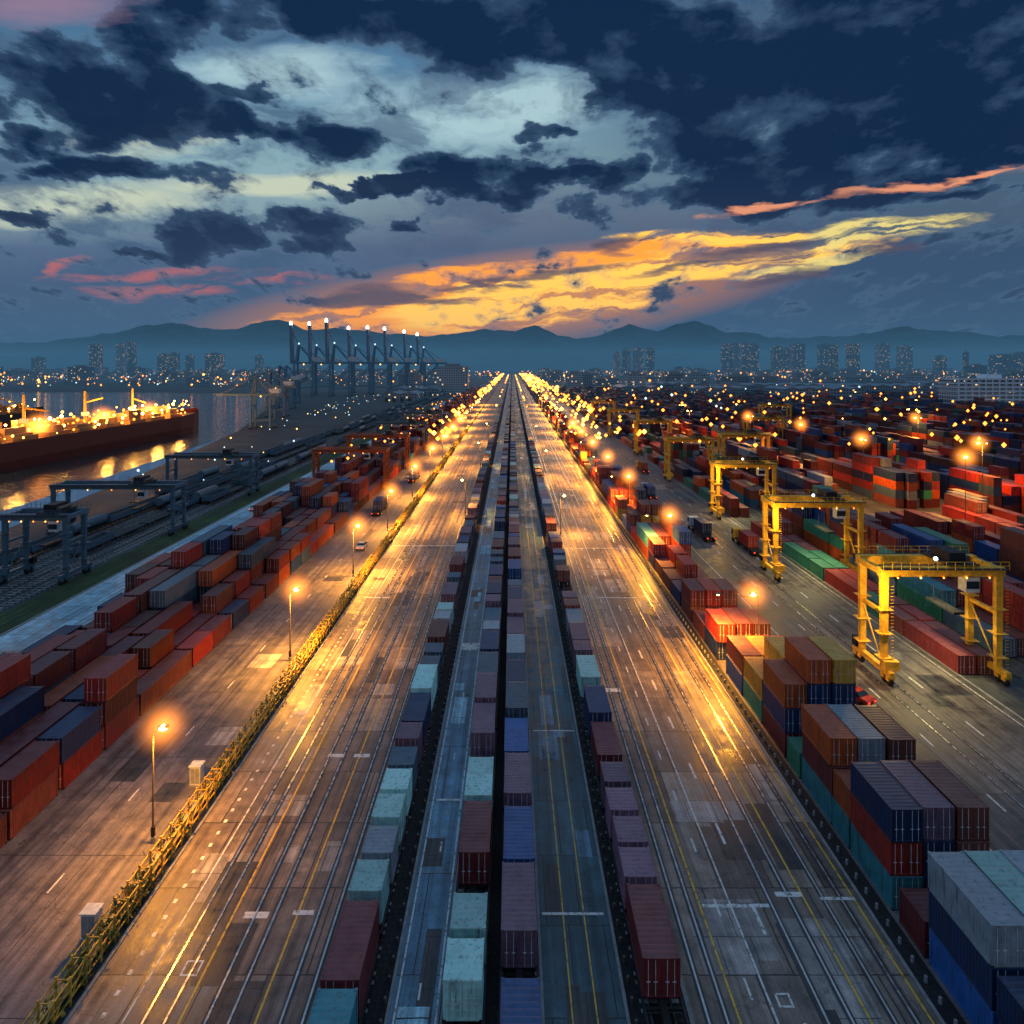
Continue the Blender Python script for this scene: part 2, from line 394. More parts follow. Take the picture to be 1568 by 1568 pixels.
for xx in railx:
    g.face([(xx - .24, YN, .0315), (xx + .24, YN, .0315), (xx + .24, 1500, .0315), (xx - .24, 1500, .0315)], M_patchD)
    g.box(xx - .07, xx + .07, YN, 1500, .033, .08, M_rail)
for cx in (-10.7, -3.05, .5, 9.7):
    for s_ in (-.75, .75): g.box(cx + s_ - .05, cx + s_ + .05, YN, 2500, .03, .17, M_rail)
    yy_ = 30
    while yy_ < 200:
        g.box(cx - 1.3, cx + 1.3, yy_, yy_ + .25, .018, .06, M_dark if int(yy_) % 2 else M_conc); yy_ += .65
tracks = [-88.6 - 3.55 * k for k in range(8)]
for cx in tracks:
    for s_ in (-.75, .75): g.box(cx + s_ - .08, cx + s_ + .08, YN, 900, .03, .2, M_rail)
    yy_ = 100
    while yy_ < 300: g.box(cx - 1.25, cx + 1.25, yy_, yy_ + .3, .018, .07, M_conc); yy_ += 1.3
g.obj('rail_track')

# ------------------------------------------------------------------ containers
def container_mesh(L, name):
    g = MB(); W = 2.44; H = 2.59; hw = W / 2; C = M_cont
    for sx in (-1, 1):
        for yy0 in (0, L - .16):
            xa = sx * hw; xb = sx * (hw - .16)
            g.box(min(xa, xb), max(xa, xb), yy0, yy0 + .16, 0.118, H - .118, C)
            g.box(min(xa, xb) - .012, max(xa, xb) + .012, yy0 - .012, yy0 + .18, 0, .118, M_dark)
            g.box(min(xa, xb) - .012, max(xa, xb) + .012, yy0 - .012, yy0 + .18, H - .118, H + .012, C)
        xa = sx * hw; xb = sx * (hw - .08)
        g.box(min(xa, xb), max(xa, xb), .18, L - .18, H - .1, H, C)
        g.box(min(xa, xb), max(xa, xb), .18, L - .18, .02, .17, C)
        nseg = int((L - .32) / .3); dx = (L - .32) / nseg; prof = []
        for k in range(nseg):
            y0 = .16 + k * dx
            prof += [(y0, .02), (y0 + dx * .3, .02), (y0 + dx * .5, .065), (y0 + dx * .8, .065)]
        prof.append((L - .16, .02))
        for (ya, da), (yb, db) in zip(prof[:-1], prof[1:]):
            q = [(sx * (hw - da), ya, .17), (sx * (hw - db), yb, .17), (sx * (hw - db), yb, H - .1), (sx * (hw - da), ya, H - .1)]
            g.face(q if sx > 0 else q[::-1], C)
    nseg = int((L - .36) / .42); dx = (L - .36) / nseg; prof = [(.0, .03)]
    for k in range(nseg):
        y0 = .18 + k * dx
        prof += [(y0, .05), (y0 + dx * .35, .05), (y0 + dx * .5, .02), (y0 + dx * .85, .02)]
    prof.append((L, .03))
    for (ya, da), (yb, db) in zip(prof[:-1], prof[1:]):
        g.face([(-hw + .08, ya, H - da), (hw - .08, ya, H - da), (hw - .08, yb, H - db), (-hw + .08, yb, H - db)], C)
    g.box(-hw + .16, hw - .16, .0, .1, H - .16, H - .03, C); g.box(-hw + .16, hw - .16, .0, .1, .02, .16, C)
    g.box(-hw + .16, -.01, .045, .08, .17, H - .17, C); g.box(.01, hw - .16, .045, .08, .17, H - .17, C)
    for xx in (-.85, -.38, .38, .85):
        g.cyl((xx, .015, .1), (xx, .015, H - .1), .022, M_whitep, n=5)
        g.box(xx - .12, xx + .12, .0, .035, 1.0, 1.06, M_whitep)
    for zz in (.6, 1.3, 2.0): 
        g.box(-hw + .2, -.06, .028, .044, zz, zz + .1, C); g.box(.06, hw - .2, .028, .044, zz, zz + .1, C)
    g.box(-hw + .16, hw - .16, L - .1, L - .04, .02, H - .03, C)
    g.box(-hw + .1, hw - .1, .1, L - .1, .1, .16, M_dark)
    return g.mesh(name)
C10 = container_mesh(2.99, 'container_10ft'); C20 = container_mesh(6.06, 'container_20ft'); C40 = container_mesh(12.19, 'container_40ft')
CM = {3: C10, 6: C20, 12: C40}
K = dict(red=(.40, .028, .018), ora=(.52, .085, .014), navy=(.010, .035, .12), blue=(.015, .085, .28), mint=(.42, .74, .70), teal=(.04, .25, .30), mar=(.18, .022, .026),
         mauve=(.22, .11, .17), gray=(.30, .35, .40), green=(.03, .22, .13), yel=(.72, .38, .04), white=(.55, .58, .60), brown=(.20, .048, .032), slate=(.07, .13, .19))
def cont(x_, y_, z_, L, kc, rz=0, k=1.):
    c_ = K[kc] if isinstance(kc, str) else kc
    f = R.uniform(.8, 1.2) * k
    return inst(CM[L], 'shipping_container', (x_ + R.uniform(-.06, .06), y_, z_), rz + R.uniform(-.006, .006), tuple(min(1, q * f) for q in c_))
def wagon_mesh():
    g = MB(); L = 13.2
    for s_ in (-1, 1):
        g.box(s_ * 1.25 - .09, s_ * 1.25 + .09, .35, L - .35, .82, 1.12, M_dark)
    g.box(-1.16, 1.16, .35, .6, .82, 1.1, M_dark); g.box(-1.16, 1.16, L - .6, L - .35, .82, 1.1, M_dark)
    g.box(-.25, .25, .6, L - .6, .7, 1.05, M_dark)
    for k in range(7): g.box(-1.16, 1.16, 1.4 + k * 1.7, 1.6 + k * 1.7, .86, 1.06, M_dark)
    for yc in (2.2, L - 2.2):
        g.box(-1.05, -.88, yc - 1.35, yc + 1.35, .42, .68, M_dark); g.box(.88, 1.05, yc - 1.35, yc + 1.35, .42, .68, M_dark)
        g.box(-.88, .88, yc - .2, yc + .2, .45, .8, M_dark)
        for dy in (-.9, .9):
            for s_ in (-1, 1):
                g.cyl((s_ * .69, yc + dy, .6), (s_ * .83, yc + dy, .6), .44, M_rail, n=12)
                g.box(s_ * 1.1 - .05, s_ * 1.1 + .05, yc + dy - .16, yc + dy + .16, .42, .74, M_conc)
            g.cyl((-.69, yc + dy, .6), (.69, yc + dy, .6), .08, M_dark, n=6)
    for s_ in (-.75, .75):
        g.cyl((s_, .02, .98), (s_, .35, .98), .2, M_dark, n=8); g.cyl((s_, L - .35, .98), (s_, L - .02, .98), .2, M_dark, n=8)
    return g.mesh('freight_wagon')
WG = wagon_mesh()
rows = {
 -10.7: (34.1, [(6, 'teal'), (6, 'mar'), (3, 'mint'), (3, 'gray'), (3, 'mint'), (3, 'mint'), (3, 'slate'), (3, 'mauve'), (6, 'navy'), (6, 'mint'), (3, 'slate'), (3, 'slate'), (6, 'brown'), (3, 'gray'), (3, 'mint')]),
 -3.05: (40.7, [(3, 'mint'), (3, 'mint'), (0, 3), (6, 'mar'), (3, 'mint'), (3, 'mint'), (0, 2.5), (6, 'mauve'), (6, 'mauve'), (6, 'slate'), (6, 'navy'), (3, 'gray')]),
 .5: (34.8, [(6, 'blue'), (0, 2.7), (6, 'mauve'), (6, 'blue'), (0, .8), (6, 'mauve'), (6, 'blue'), (0, 1), (6, 'slate'), (6, 'navy'), (0, 1), (6, 'gray'), (6, 'mauve'), (6, 'mauve'), (6, 'navy')]),
 9.7: (42.2, [(6, 'mar'), (0, .4), (3, 'mauve'), (3, 'mauve'), (3, 'mauve'), (3, 'mauve'), (0, 1), (6, 'mar'), (6, 'navy'), (0, 2), (6, 'mint'), (0, 1), (3, 'mauve'), (6, 'mauve'), (6, 'gray')])}
far = []
for cx, (y0, seq) in rows.items():
    yy_ = y0
    while yy_ < 1500:
        if seq: L, kc = seq.pop(0)
        else:
            L = R.choice((3, 6, 6, 6, 3)); kc = R.choices(('mauve', 'slate', 'gray', 'navy', 'mint', 'mar', 'blue', 'brown'), (4, 4, 3, 3, 1.6, 3, 2, 3))[0]
            if R.random() < .2: L = 0; kc = R.choice((1.5, 3, 6))
        if L == 0: yy_ += kc; continue
        if yy_ < 330:
            o = cont(cx, yy_, 1.13, L, kc)
            if yy_ > 60: o.scale[2] = R.choice((1., 1., 1.12, .85))
        else: far.append((cx, yy_, 1.13, L * 1.015, K[kc]))
        yy_ += {3: 2.99, 6: 6.06}[L] + R.uniform(.25, 1.1)
    yy_ = 20
    while yy_ < 420:
        inst(WG, 'freight_wagon', (cx, yy_ + R.uniform(-.05, .05), 0)); yy_ += 13.35
def merged(lst, name):
    g = MB(); cols = []
    for (cx, yy_, zz, L, c_) in lst:
        h = 2.57
        g.box(cx - 1.2, cx + 1.2, yy_, yy_ + L - .12, zz, zz + h, M_contA)
        f = R.uniform(.5, 1.2); cols += [(c_[0] * f, c_[1] * f, c_[2] * f, 1)] * 8
    o = g.obj(name)
    a = o.data.color_attributes.new('Col', 'FLOAT_COLOR', 'POINT')
    a.data.foreach_set('color', [q for c_ in cols for q in c_])
    return o
merged(far, 'container_train')
warmmix = (('red', 'ora', 'mar', 'navy', 'slate', 'blue', 'gray', 'brown', 'teal'), (8, 3.5, 7, 3.5, 1.5, 2, .6, 5, .5))
coolmix = (('red', 'ora', 'mar', 'navy', 'slate', 'blue', 'gray', 'brown', 'green'), (4.5, 1.6, 7, 5, 3.5, 2.4, 1., 5, .5))
pick = lambda mx: R.choices(*mx)[0]
lanes = (30.45, 33.05, 35.65)
E = [
 (33.3, 6, (['navy', 'navy'], ['navy', 'slate'], ['blue', 'navy'])),
 (39.9, 6, (['blue', 'navy', 'gray'], ['navy', 'teal', 'mint'], ['slate', 'gray', 'gray'])),
 (46.3, 3, (['mar'], ['red'], ['slate'])),
 (50.4, 6, (['teal', 'red', 'navy'], ['navy', 'navy', 'mauve'], ['mar', 'brown', 'brown'])),
 (56.6, 3, (['teal', 'ora'], ['red', 'ora'], ['mar', 'brown'])),
 (59.8, 6, (['teal', 'mar', 'ora'], ['brown', 'mar', 'gray'], ['red', 'mar', 'brown'])),
 (66.3, 3, (['green'], ['slate'], ['mar', 'slate'])),
 (70.0, 6, (['mar', 'navy', 'ora'], ['navy', 'navy', 'navy', 'ora'], ['mar', 'navy', 'navy', 'yel'])),
 (76.6, 6, (['green', 'yel'], ['slate', 'teal', 'yel'], ['navy', 'slate'])),
 (83.0, 6, (['blue', 'mar'], ['navy', 'yel'], ['red', 'red'])),
]
for y0, L, st in E:
    for lx, s_ in zip(lanes, st):
        for k, kc in enumerate(s_): cont(lx, y0 + R.uniform(-.15, .15), .05 + k * 2.6, L, kc)
yy_ = 93.
lampsR = [91, 139, 188, 229, 272, 316, 360, 410, 465, 520, 580, 640, 705]
far = []
while yy_ < 1300:
    L = R.choice((6, 6, 6, 12)); LL = {6: 6.06, 12: 12.19}[L]
    hit = [l for l in lampsR if yy_ - .8 < l < yy_ + LL + .8]
    base = R.choice((1, 2, 2, 3))
    if R.random() < .12: yy_ += 5; continue
    for li, lx in enumerate(lanes):
        if hit and li == 1: continue
        for k in range(max(1, min(3, base + R.choice((-1, 0, 0, 1))))):
            kc = pick(warmmix)
            if R.random() < .08: kc = 'yel'
            if yy_ < 330: cont(lx, yy_ + R.uniform(-.2, .2), .05 + k * 2.6, L, kc)
            else: far.append((lx, yy_, .05 + k * 2.6, LL, K[kc]))
    yy_ += LL + R.choice((.4, .5, 1.2))
merged(far, 'container_stack')
far = []
fl = [-45.6 - 2.75 * k for k in range(7)]
for li, lx in enumerate(fl):
    yy_ = 44 + R.uniform(0, 4)
    while yy_ < 1000:
        L = R.choice((6, 6, 6, 6, 12)); LL = {6: 6.06, 12: 12.19}[L]
        prof = (1.5, 2.2, 2.7, 3.2, 3.0, 2.5, 1.8)[li] + .7 * math.sin(yy_ * .11 + li * .35) + R.uniform(-1.1, 1.1)
        nh = int(round(prof)); nh = max(0 if R.random() < .3 else 1, min(4, nh))
        for k in range(nh):
            kc = pick(warmmix)
            if yy_ < 300: cont(lx, yy_ + R.uniform(-.25, .25), .05 + k * 2.6, L, kc, 0, R.uniform(.5, 1.0))
            else: far.append((lx, yy_, .05 + k * 2.6, LL, K[kc]))
        yy_ += LL + R.uniform(.3, 1.0)
merged(far, 'container_stack')
blocks = [(61.8, 2), (71.5, 4)]
q = 89
while q < 700: blocks.append((q, 5)); q += 5 * 2.7 + R.choice((9, 12, 15))
for bi, (bx, nl) in enumerate(blocks):
    far = []
    off = R.uniform(0, 20)
    for li in range(nl):
        lx = bx + li * 2.7
        yy_ = max(70 if bi < 2 else 84, lx / .84 - 15) + off * .3
        while yy_ < 1050:
            ph = (yy_ + off) % 96
            if ph > 78: yy_ += 5; continue
            L = 12 if R.random() < .6 else 6; LL = {6: 6.06, 12: 12.19}[L]
            nh = R.choice((1, 1, 2, 1)) if bi == 0 else max(0, min(5, int(round(2.3 + 1.4 * math.sin(yy_ * .045 + bi * 1.7) + R.uniform(-1.2, 1.2)))))
            for k in range(nh):
                kc = pick(warmmix if bi < 2 else coolmix)
                if bi < 2 and R.random() < .12: kc = 'green'
                if yy_ < 175: cont(lx, yy_ + R.uniform(-.2, .2), .05 + k * 2.6, L, kc)
                else: far.append((lx, yy_, .05 + k * 2.6, LL, K[kc]))
            yy_ += LL + R.choice((.4, .5, .6))
    if far: merged(far, 'container_stack')

# ------------------------------------------------------------------ lamps
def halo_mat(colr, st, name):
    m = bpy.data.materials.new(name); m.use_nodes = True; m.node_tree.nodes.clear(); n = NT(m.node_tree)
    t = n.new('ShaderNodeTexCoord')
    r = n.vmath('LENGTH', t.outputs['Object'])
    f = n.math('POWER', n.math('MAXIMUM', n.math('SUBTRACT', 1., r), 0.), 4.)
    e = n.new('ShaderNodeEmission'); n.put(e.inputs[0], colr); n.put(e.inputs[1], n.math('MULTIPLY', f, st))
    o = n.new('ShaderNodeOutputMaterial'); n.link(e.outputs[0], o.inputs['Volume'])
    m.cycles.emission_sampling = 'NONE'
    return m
H_or = halo_mat((1., .27, .03), 2.2, 'lamp_glow_orange')  # glow painted as a self-emitting volume, it scatters no lamp light
g = MB(); g.ball((0, 0, 0), 1., H_or, n=14, mrow=8); HB = g.mesh('lamp_glow')
def lamp_mesh(h, armx, name, arm2=0):
    g = MB()
    g.cyl((0, 0, 0), (0, 0, .5), .2, M_conc, n=10)
    g.cyl((0, 0, .5), (0, 0, h - .3), .11, M_pole, .06, n=8)
    g.box(-.14, .14, -.12, .12, .6, 1.4, M_dark)
    for ax in ((armx, arm2) if arm2 else (armx,)):
        g.cyl((0, 0, h - .5), (ax, 0, h), .045, M_pole, n=6)
        g.box(ax - .45, ax + .45, -.22, .22, h - .02, h + .14, M_pole)
        g.ball((ax, 0, h - .06), .38 if ax == armx else .22, E_sod, .6)
    return g.mesh(name)
LM = lamp_mesh(10.2, .9, 'street_lamp'); LMR = lamp_mesh(10.2, .7, 'street_lamp_added_arm', 5.6); LMH = lamp_mesh(20, 1., 'mast_lamp', -1.)  # right lamps' long second arm and bulb are added to light the road
def plight(name, loc, power, colr, rad, parent, spot=None):
    l = bpy.data.lights.new(name, 'SPOT' if spot else 'POINT'); l.energy = power; l.color = colr; l.shadow_soft_size = rad
    if spot: l.spot_size = math.radians(spot); l.spot_blend = .9
    o = bpy.data.objects.new(name, l); o.location = loc; col.objects.link(o); o.parent = parent
    return o
SOD = (1., .40, .045)
def lamp(me, name, x_, y_, hd, ax, power, rz=0, hr=2.6, spot=150, lx=None):
    o = inst(me, name, (x_, y_, 0), rz)
    plight('bulb_light', (ax if lx is None else lx, 0, hd - .6), power, SOD, .4, o, spot)
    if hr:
        h = inst(HB, 'lamp_glow', (ax, 0, hd), 0, None, o); h.scale = (hr, hr, hr)
    return o
lampsL = [57.5, 93, 130, 166, 207, 252, 296, 340, 390, 440, 500, 560, 630, 700]
for k, yl in enumerate(lampsL):
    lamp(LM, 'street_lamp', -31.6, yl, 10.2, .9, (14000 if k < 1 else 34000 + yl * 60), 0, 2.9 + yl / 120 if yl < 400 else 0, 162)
for k, yl in enumerate(lampsR):
    lamp(LMR, 'street_lamp', 34.3, yl, 10.2, .7, 25000 + yl * 70, math.pi, 2.9 + yl / 120 if yl < 400 else 0, 162, 5.6)  # light hangs from the added arm, clear of the container shadows
for (a, b_) in ((-13.0, 182), (-13.0, 270), (11.9, 160), (11.9, 245), (-13, 360), (11.9, 345)):
    lamp(LM, 'street_lamp', a, b_, 10.2, .9, 20000, math.pi if a < 0 else 0, 0)
for (a, b_) in ((109, 157), (105, 195), (134, 186), (171, 275), (108, 244), (104, 285), (95, 367), (87, 320), (200, 330), (150, 380), (260, 420), (289, 550)):
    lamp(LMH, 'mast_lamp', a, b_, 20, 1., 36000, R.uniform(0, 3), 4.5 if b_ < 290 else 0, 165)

# ------------------------------------------------------------------ fence with climbing plants
g = MB()
for xf in (-29.9, -28.95):
    for zz in (.5, 1.1, 1.75): g.beam((xf, YN, zz), (xf, 700, zz), .08, .08, M_fyel)
    yy_ = 30.
    while yy_ < 420:
        g.box(xf - .06, xf + .06, yy_ - .06, yy_ + .06, 0, 1.95, M_fyel)
        if yy_ < 240: g.beam((xf, yy_ + .05, .5), (xf, yy_ + 1.55, 1.75), .055, .055, M_fyel)
        yy_ += 1.6
yy_ = 30.
while yy_ < 240:
    g.beam((-29.9, yy_, 1.75), (-28.95, yy_, 1.75), .06, .06, M_fyel); yy_ += 1.6
g.cyl((-29.5, YN, .28), (-29.5, 700, .28), .16, M_dark); g.cyl((-29.2, YN, .9), (-29.2, 700, .9), .09, M_pole, n=6)
g.obj('lattice_fence')
g = MB()
for k in range(17000):
    yy_ = 38 + 330 * R.random() ** 1.8
    cl = math.sin(yy_ * .9) + math.sin(yy_ * .37 + 2) + math.sin(yy_ * 2.3)
    if cl < -.1 + R.uniform(-.6, .6): continue
    c0 = Vector((R.gauss(-29.4, .36), yy_, abs(R.gauss(.8, .55)))); s_ = R.uniform(.08, .18) * (1 + yy_ / 250)
    a = Vector((R.gauss(0, 1), R.gauss(0, 1), R.gauss(0, 1))).normalized() * s_; b_ = Vector((R.gauss(0, 1), R.gauss(0, 1), R.gauss(0, 1))).normalized() * s_
    g.face([c0 - a, c0 + b_, c0 + a, c0 - b_ * .7], M_leaf if R.random() < .7 else M_leaf2)
g.obj('climbing_plants')
g = MB()
for xx, y1 in ((28.2, 190), (7.9, 140), (-8.35, 140)):
    yy_ = 34.
    while yy_ < y1:
        g.cyl((xx, yy_, 0), (xx, yy_, .42), .14, M_conc if xx > 20 else M_pole, .11, n=6); yy_ += 1.5
g.obj('bollards')
def cabinet(x_, y_):
    g = MB(); g.box(-.6, .6, -.5, .5, 0, .2, M_conc); g.box(-.52, .52, -.42, .42, .2, 2., M_whitep); g.box(-.62, .62, -.52, .52, 2.0, 2.1, M_whitep)
    g.box(-.45, -.02, -.445, -.42, .35, 1.85, M_conc); g.box(.02, .45, -.445, -.42, .35, 1.85, M_conc); g.obj('utility_cabinet', (x_, y_, 0))
cabinet(-30.9, 48.); cabinet(-31.6, 65.5)

# ------------------------------------------------------------------ gantry cranes
def gantry(name, x0, x1, yc, H, mat, lit=True, dy=5.4):
    g = MB(); W = x1 - x0; ya, yb = -dy / 2, dy / 2; OV = .7
    for xx in (0, W):
        g.box(xx - .35, xx + .35, ya - 2, yb + 2, 1.2, 1.9, mat)
        for yy_ in (ya - 1.4, ya - .2, yb + .2, yb + 1.4):
            g.cyl((xx - .22, yy_, .55), (xx + .22, yy_, .55), .52, M_tyre, n=12)
            g.box(xx - .42, xx + .42, yy_ - .35, yy_ + .35, .7, 1.2, mat)
        for yy_ in (ya, yb):
            g.beam((xx, yy_, 1.9), (xx, yy_, H - .2), .75, .6, mat, (.95, .7))
        g.box(xx - .25, xx + .25, ya + .3, yb - .3, H * .62, H * .62 + .45, mat)
        g.beam((xx, ya + .3, 2.0), (xx, yb - .3, H * .6), .14, .14, mat)
        for yy_ in (ya, yb):
            for zz in (3.2, 6.4, 9.6): g.box(xx - .9, xx + .9, yy_ - .8, yy_ + .8, zz, zz + .06, mat)
        for zz in [2 + .45 * k for k in range(int((H - 2.5) / .45))]: g.box(xx + .5, xx + .9, ya - .75, ya - .7, zz, zz + .05, mat)
    g.box(-.6, 1.3, ya - 1.4, ya - .5, 1.9, 3.1, mat); g.box(-.5, .9, yb + .8, yb + 1.8, 1.9, 3.3, M_dark)
    for yy_ in (ya, yb):
        g.box(-OV, W + OV, yy_ - .45, yy_ + .45, H - .2, H + 1.0, mat)
        s_ = -1 if yy_ < 0 else 1
        g.box(-OV, W + OV, yy_ + s_ * .45, yy_ + s_ * 1.15, H + .85, H + .9, M_dark)
        for hx in [-OV + k * (W + 2 * OV) / 14 for k in range(15)]: g.box(hx - .03, hx + .03, yy_ + s_ * 1.1, yy_ + s_ * 1.16, H + .9, H + 1.95, mat)
        for zz in (1.4, 1.92): g.box(-OV, W + OV, yy_ + s_ * 1.1, yy_ + s_ * 1.16, H + zz, H + zz + .05, mat)
    g.box(-OV, -.1, ya + .45, yb - .45, H, H + .8, mat); g.box(W + .1, W + OV, ya + .45, yb - .45, H, H + .8, mat)
    tx = W * .7
    g.box(tx - 2, tx + 2, ya - .3, yb + .3, H + 1.05, H + 1.35, M_dark)
    g.box(tx - 1.4, tx + .8, ya + .8, yb - .8, H + 1.35, H + 2.6, M_dark); g.cyl((tx + 1.3, ya + 1, H + 1.8), (tx + 1.3, yb - 1, H + 1.8), .4, M_pole)
    g.box(tx + .2, tx + 2, ya - .2, ya + 1.4, H - 2.4, H - .4, M_whitep); g.box(tx + .25, tx + 1.95, ya - .23, ya - .205, H - 1.9, H - .9, M_glass)
    for sx in (-1, 1):
        for sy in (-1, 1): g.cyl((tx - .8 + sx * .6, sy * 1.4, H - 5), (tx - .8 + sx * .6, sy * 1.2, H + 1), .03, M_dark, n=4)
    g.box(tx - 1.5, tx - .1, -3., 3., H - 5.3, H - 5., M_dark)
    for k in range(5): g.ball((W * (k + .5) / 5, ya - .6, H - .3), .13, E_fary if k % 2 else E_far, n=6, mrow=4)
    if lit: g.ball((W * .42, ya - .8, H + 2.3), .26, E_flood, n=8, mrow=6); g.box(W * .42 - .05, W * .42 + .05, ya - .85, ya - .75, H + 1, H + 2.05, M_dark)
    o = g.obj(name, (x0, yc, 0))
    if lit:
        plight('crane_fill_light', (W * .45, 0, H - 1.2), 8500, (1., .82, .34), .4, o, 140)
        plight('crane_fill_light', (-2.5, -5.5, H * .85), 3200, (1., .60, .14), .3, o)  # added point light without a fixture, brightens the crane frame
    return o
for q in ((49.6, 64.8, 89.8, 14.2), (51.8, 68.5, 131, 14.4), (56.6, 72, 182, 14.2), (57, 73, 240, 14.5), (59, 75, 311, 15), (58, 75, 390, 15), (59, 75, 480, 15), (80, 97, 250, 15), (118, 136, 330, 15), (160, 178, 420, 16)):
    gantry('gantry_crane', *q, M_cyel, q[2] < 200)
gantry('gantry_crane', -98, -86.3, 129, 12.3, M_cblue, False); gantry('gantry_crane', -114, -84.3, 165, 11.5, M_cblue, False)
gantry('gantry_crane', -112, -85, 215, 12, M_cblue, False)
for yq in (225, 270, 330, 400): gantry('gantry_crane', -67.5, -43.3, yq, 12.6, M_cred if yq < 300 else M_cblue, False)
def sts(x_, y_, s=1., boom=True, mat=M_sts, top=97):
    g = MB()
    for xx in (-13, 13):
        for yy_ in (-9, 9):
            g.beam((xx, yy_, 1.5), (xx, yy_ * .8, 44), 2.4, 2.4, mat)
            g.box(xx - 1.2, xx + 1.2, yy_ - 4, yy_ + 4, 0, 1.5, M_dark)
        g.beam((xx, -9.6, 10), (xx, 9.6, 10), 1.2, 1.6, mat); g.beam((xx, -8.5, 30), (xx, 8.5, 30), 1.2, 1.4, mat)
        g.beam((xx, -9.4, 11), (xx, 8.4, 30), .8, .8, mat)
    for yy_ in (-5, 5):
        g.beam((-18, yy_, 45), (30, yy_, 45), 2., 3., mat)
        g.beam((-13, yy_ * 1.7, 10), (13, yy_ * 1.7, 11), 1.2, 1.6, mat); g.beam((-13, yy_ * 1.7, 12), (13, yy_ * 1.6, 42), 1.1, 1.1, mat)
        g.beam((-12, yy_, 46), (-9, yy_ * .4, 70), 2.2, 2.2, mat); g.beam((13, yy_, 46), (-9, yy_ * .4, 70), 1.2, 1.2, mat)
        g.beam((-9, 0, 70), (28, yy_, 47), .5, .5, mat)
        if boom:
            g.beam((-18, yy_ * .6, 44), (-19.5, yy_ * .5, top), 3.2, 3.4, mat)
            g.beam((-9, 0, 70), (-19, yy_ * .5, top - 8), .5, .5, mat)
        else: g.beam((-18, yy_, 45), (-60, yy_, 45), 1.6, 2.4, mat); g.beam((-6, 0, 72), (-55, yy_, 46), .5, .5, mat)
    if boom:
        for k in range(7): g.beam((-18.2 - k * .2, -3, 48 + 7. * k), (-18.3 - k * .2, 3, 51 + 7. * k), .8, .8, mat)
        g.ball((-19.5, -2, top + 1.8), 2.2, E_flood, 1.6, n=8, mrow=6); g.ball((-9, 0, 72), 1.2, E_farw, n=6, mrow=4)
    g.box(10, 24, -4.5, 4.5, 47, 53, M_whitep)
    g.ball((0, -7, 43), .9, E_fary, n=6, mrow=4); g.ball((12, -7, 12), .9, E_farw, n=6, mrow=4)
    o = g.obj('ship_to_shore_crane', (x_, y_, 0)); o.scale = (s, s, s); return o
for px_, Y, tp in ((447, 930, 98), (475, 1000, 102), (501, 900, 100), (535, 1010, 96), (564, 960, 94), (590, 1010, 95), (620, 1080, 94), (640, 1110, 91)):
    sts((px_ - 785) / 1000 * Y + 20, Y, 1.02, True, M_sts, tp)
sts(-168, 440, .5, False); sts(-194, 540, .55, False); sts(-222, 640, .6, False); sts(-250, 740, .6, False)

# ------------------------------------------------------------------ parked dark freight trains on the left rail yard
g = MB()
for ti, cx in enumerate(tracks):
    if ti in (0, 3): continue
    yy_ = 100 + R.uniform(0, 90)
    while yy_ < 800:
        L = 14.; kx = R.random()
        if math.sin(yy_ * .021 + ti * 2.1) > -.2:
            g.box(cx - 1.4, cx + 1.4, yy_, yy_ + L - .8, .9, 1.15, M_dark)
            for dy in (1.6, 3.4, L - 4, L - 2.2):
                for s_ in (-.8, .8): g.cyl((cx + s_ - .06, yy_ + dy, .6), (cx + s_ + .06, yy_ + dy, .6), .42, M_rail, n=8)
            if kx < .55:
                for s_ in (-1.4, 1.3): g.box(cx + s_, cx + s_ + .1, yy_, yy_ + L - .8, 1.15, 2.6, M_cblue)
                g.box(cx - 1.3, cx + 1.3, yy_, yy_ + .1, 1.15, 2.6, M_cblue); g.box(cx - 1.3, cx + 1.3, yy_ + L - .9, yy_ + L - .8, 1.15, 2.6, M_cblue)
                g.box(cx - 1.3, cx + 1.3, yy_ + .1, yy_ + L - .9, 1.15, 2.1, M_ballast)
            elif kx < .8:
                g.cyl((cx, yy_ + .3, 2.4), (cx, yy_ + L - 1.1, 2.4), 1.25, M_cblue, n=12)
        yy_ += L
g.obj('parked_freight_train')

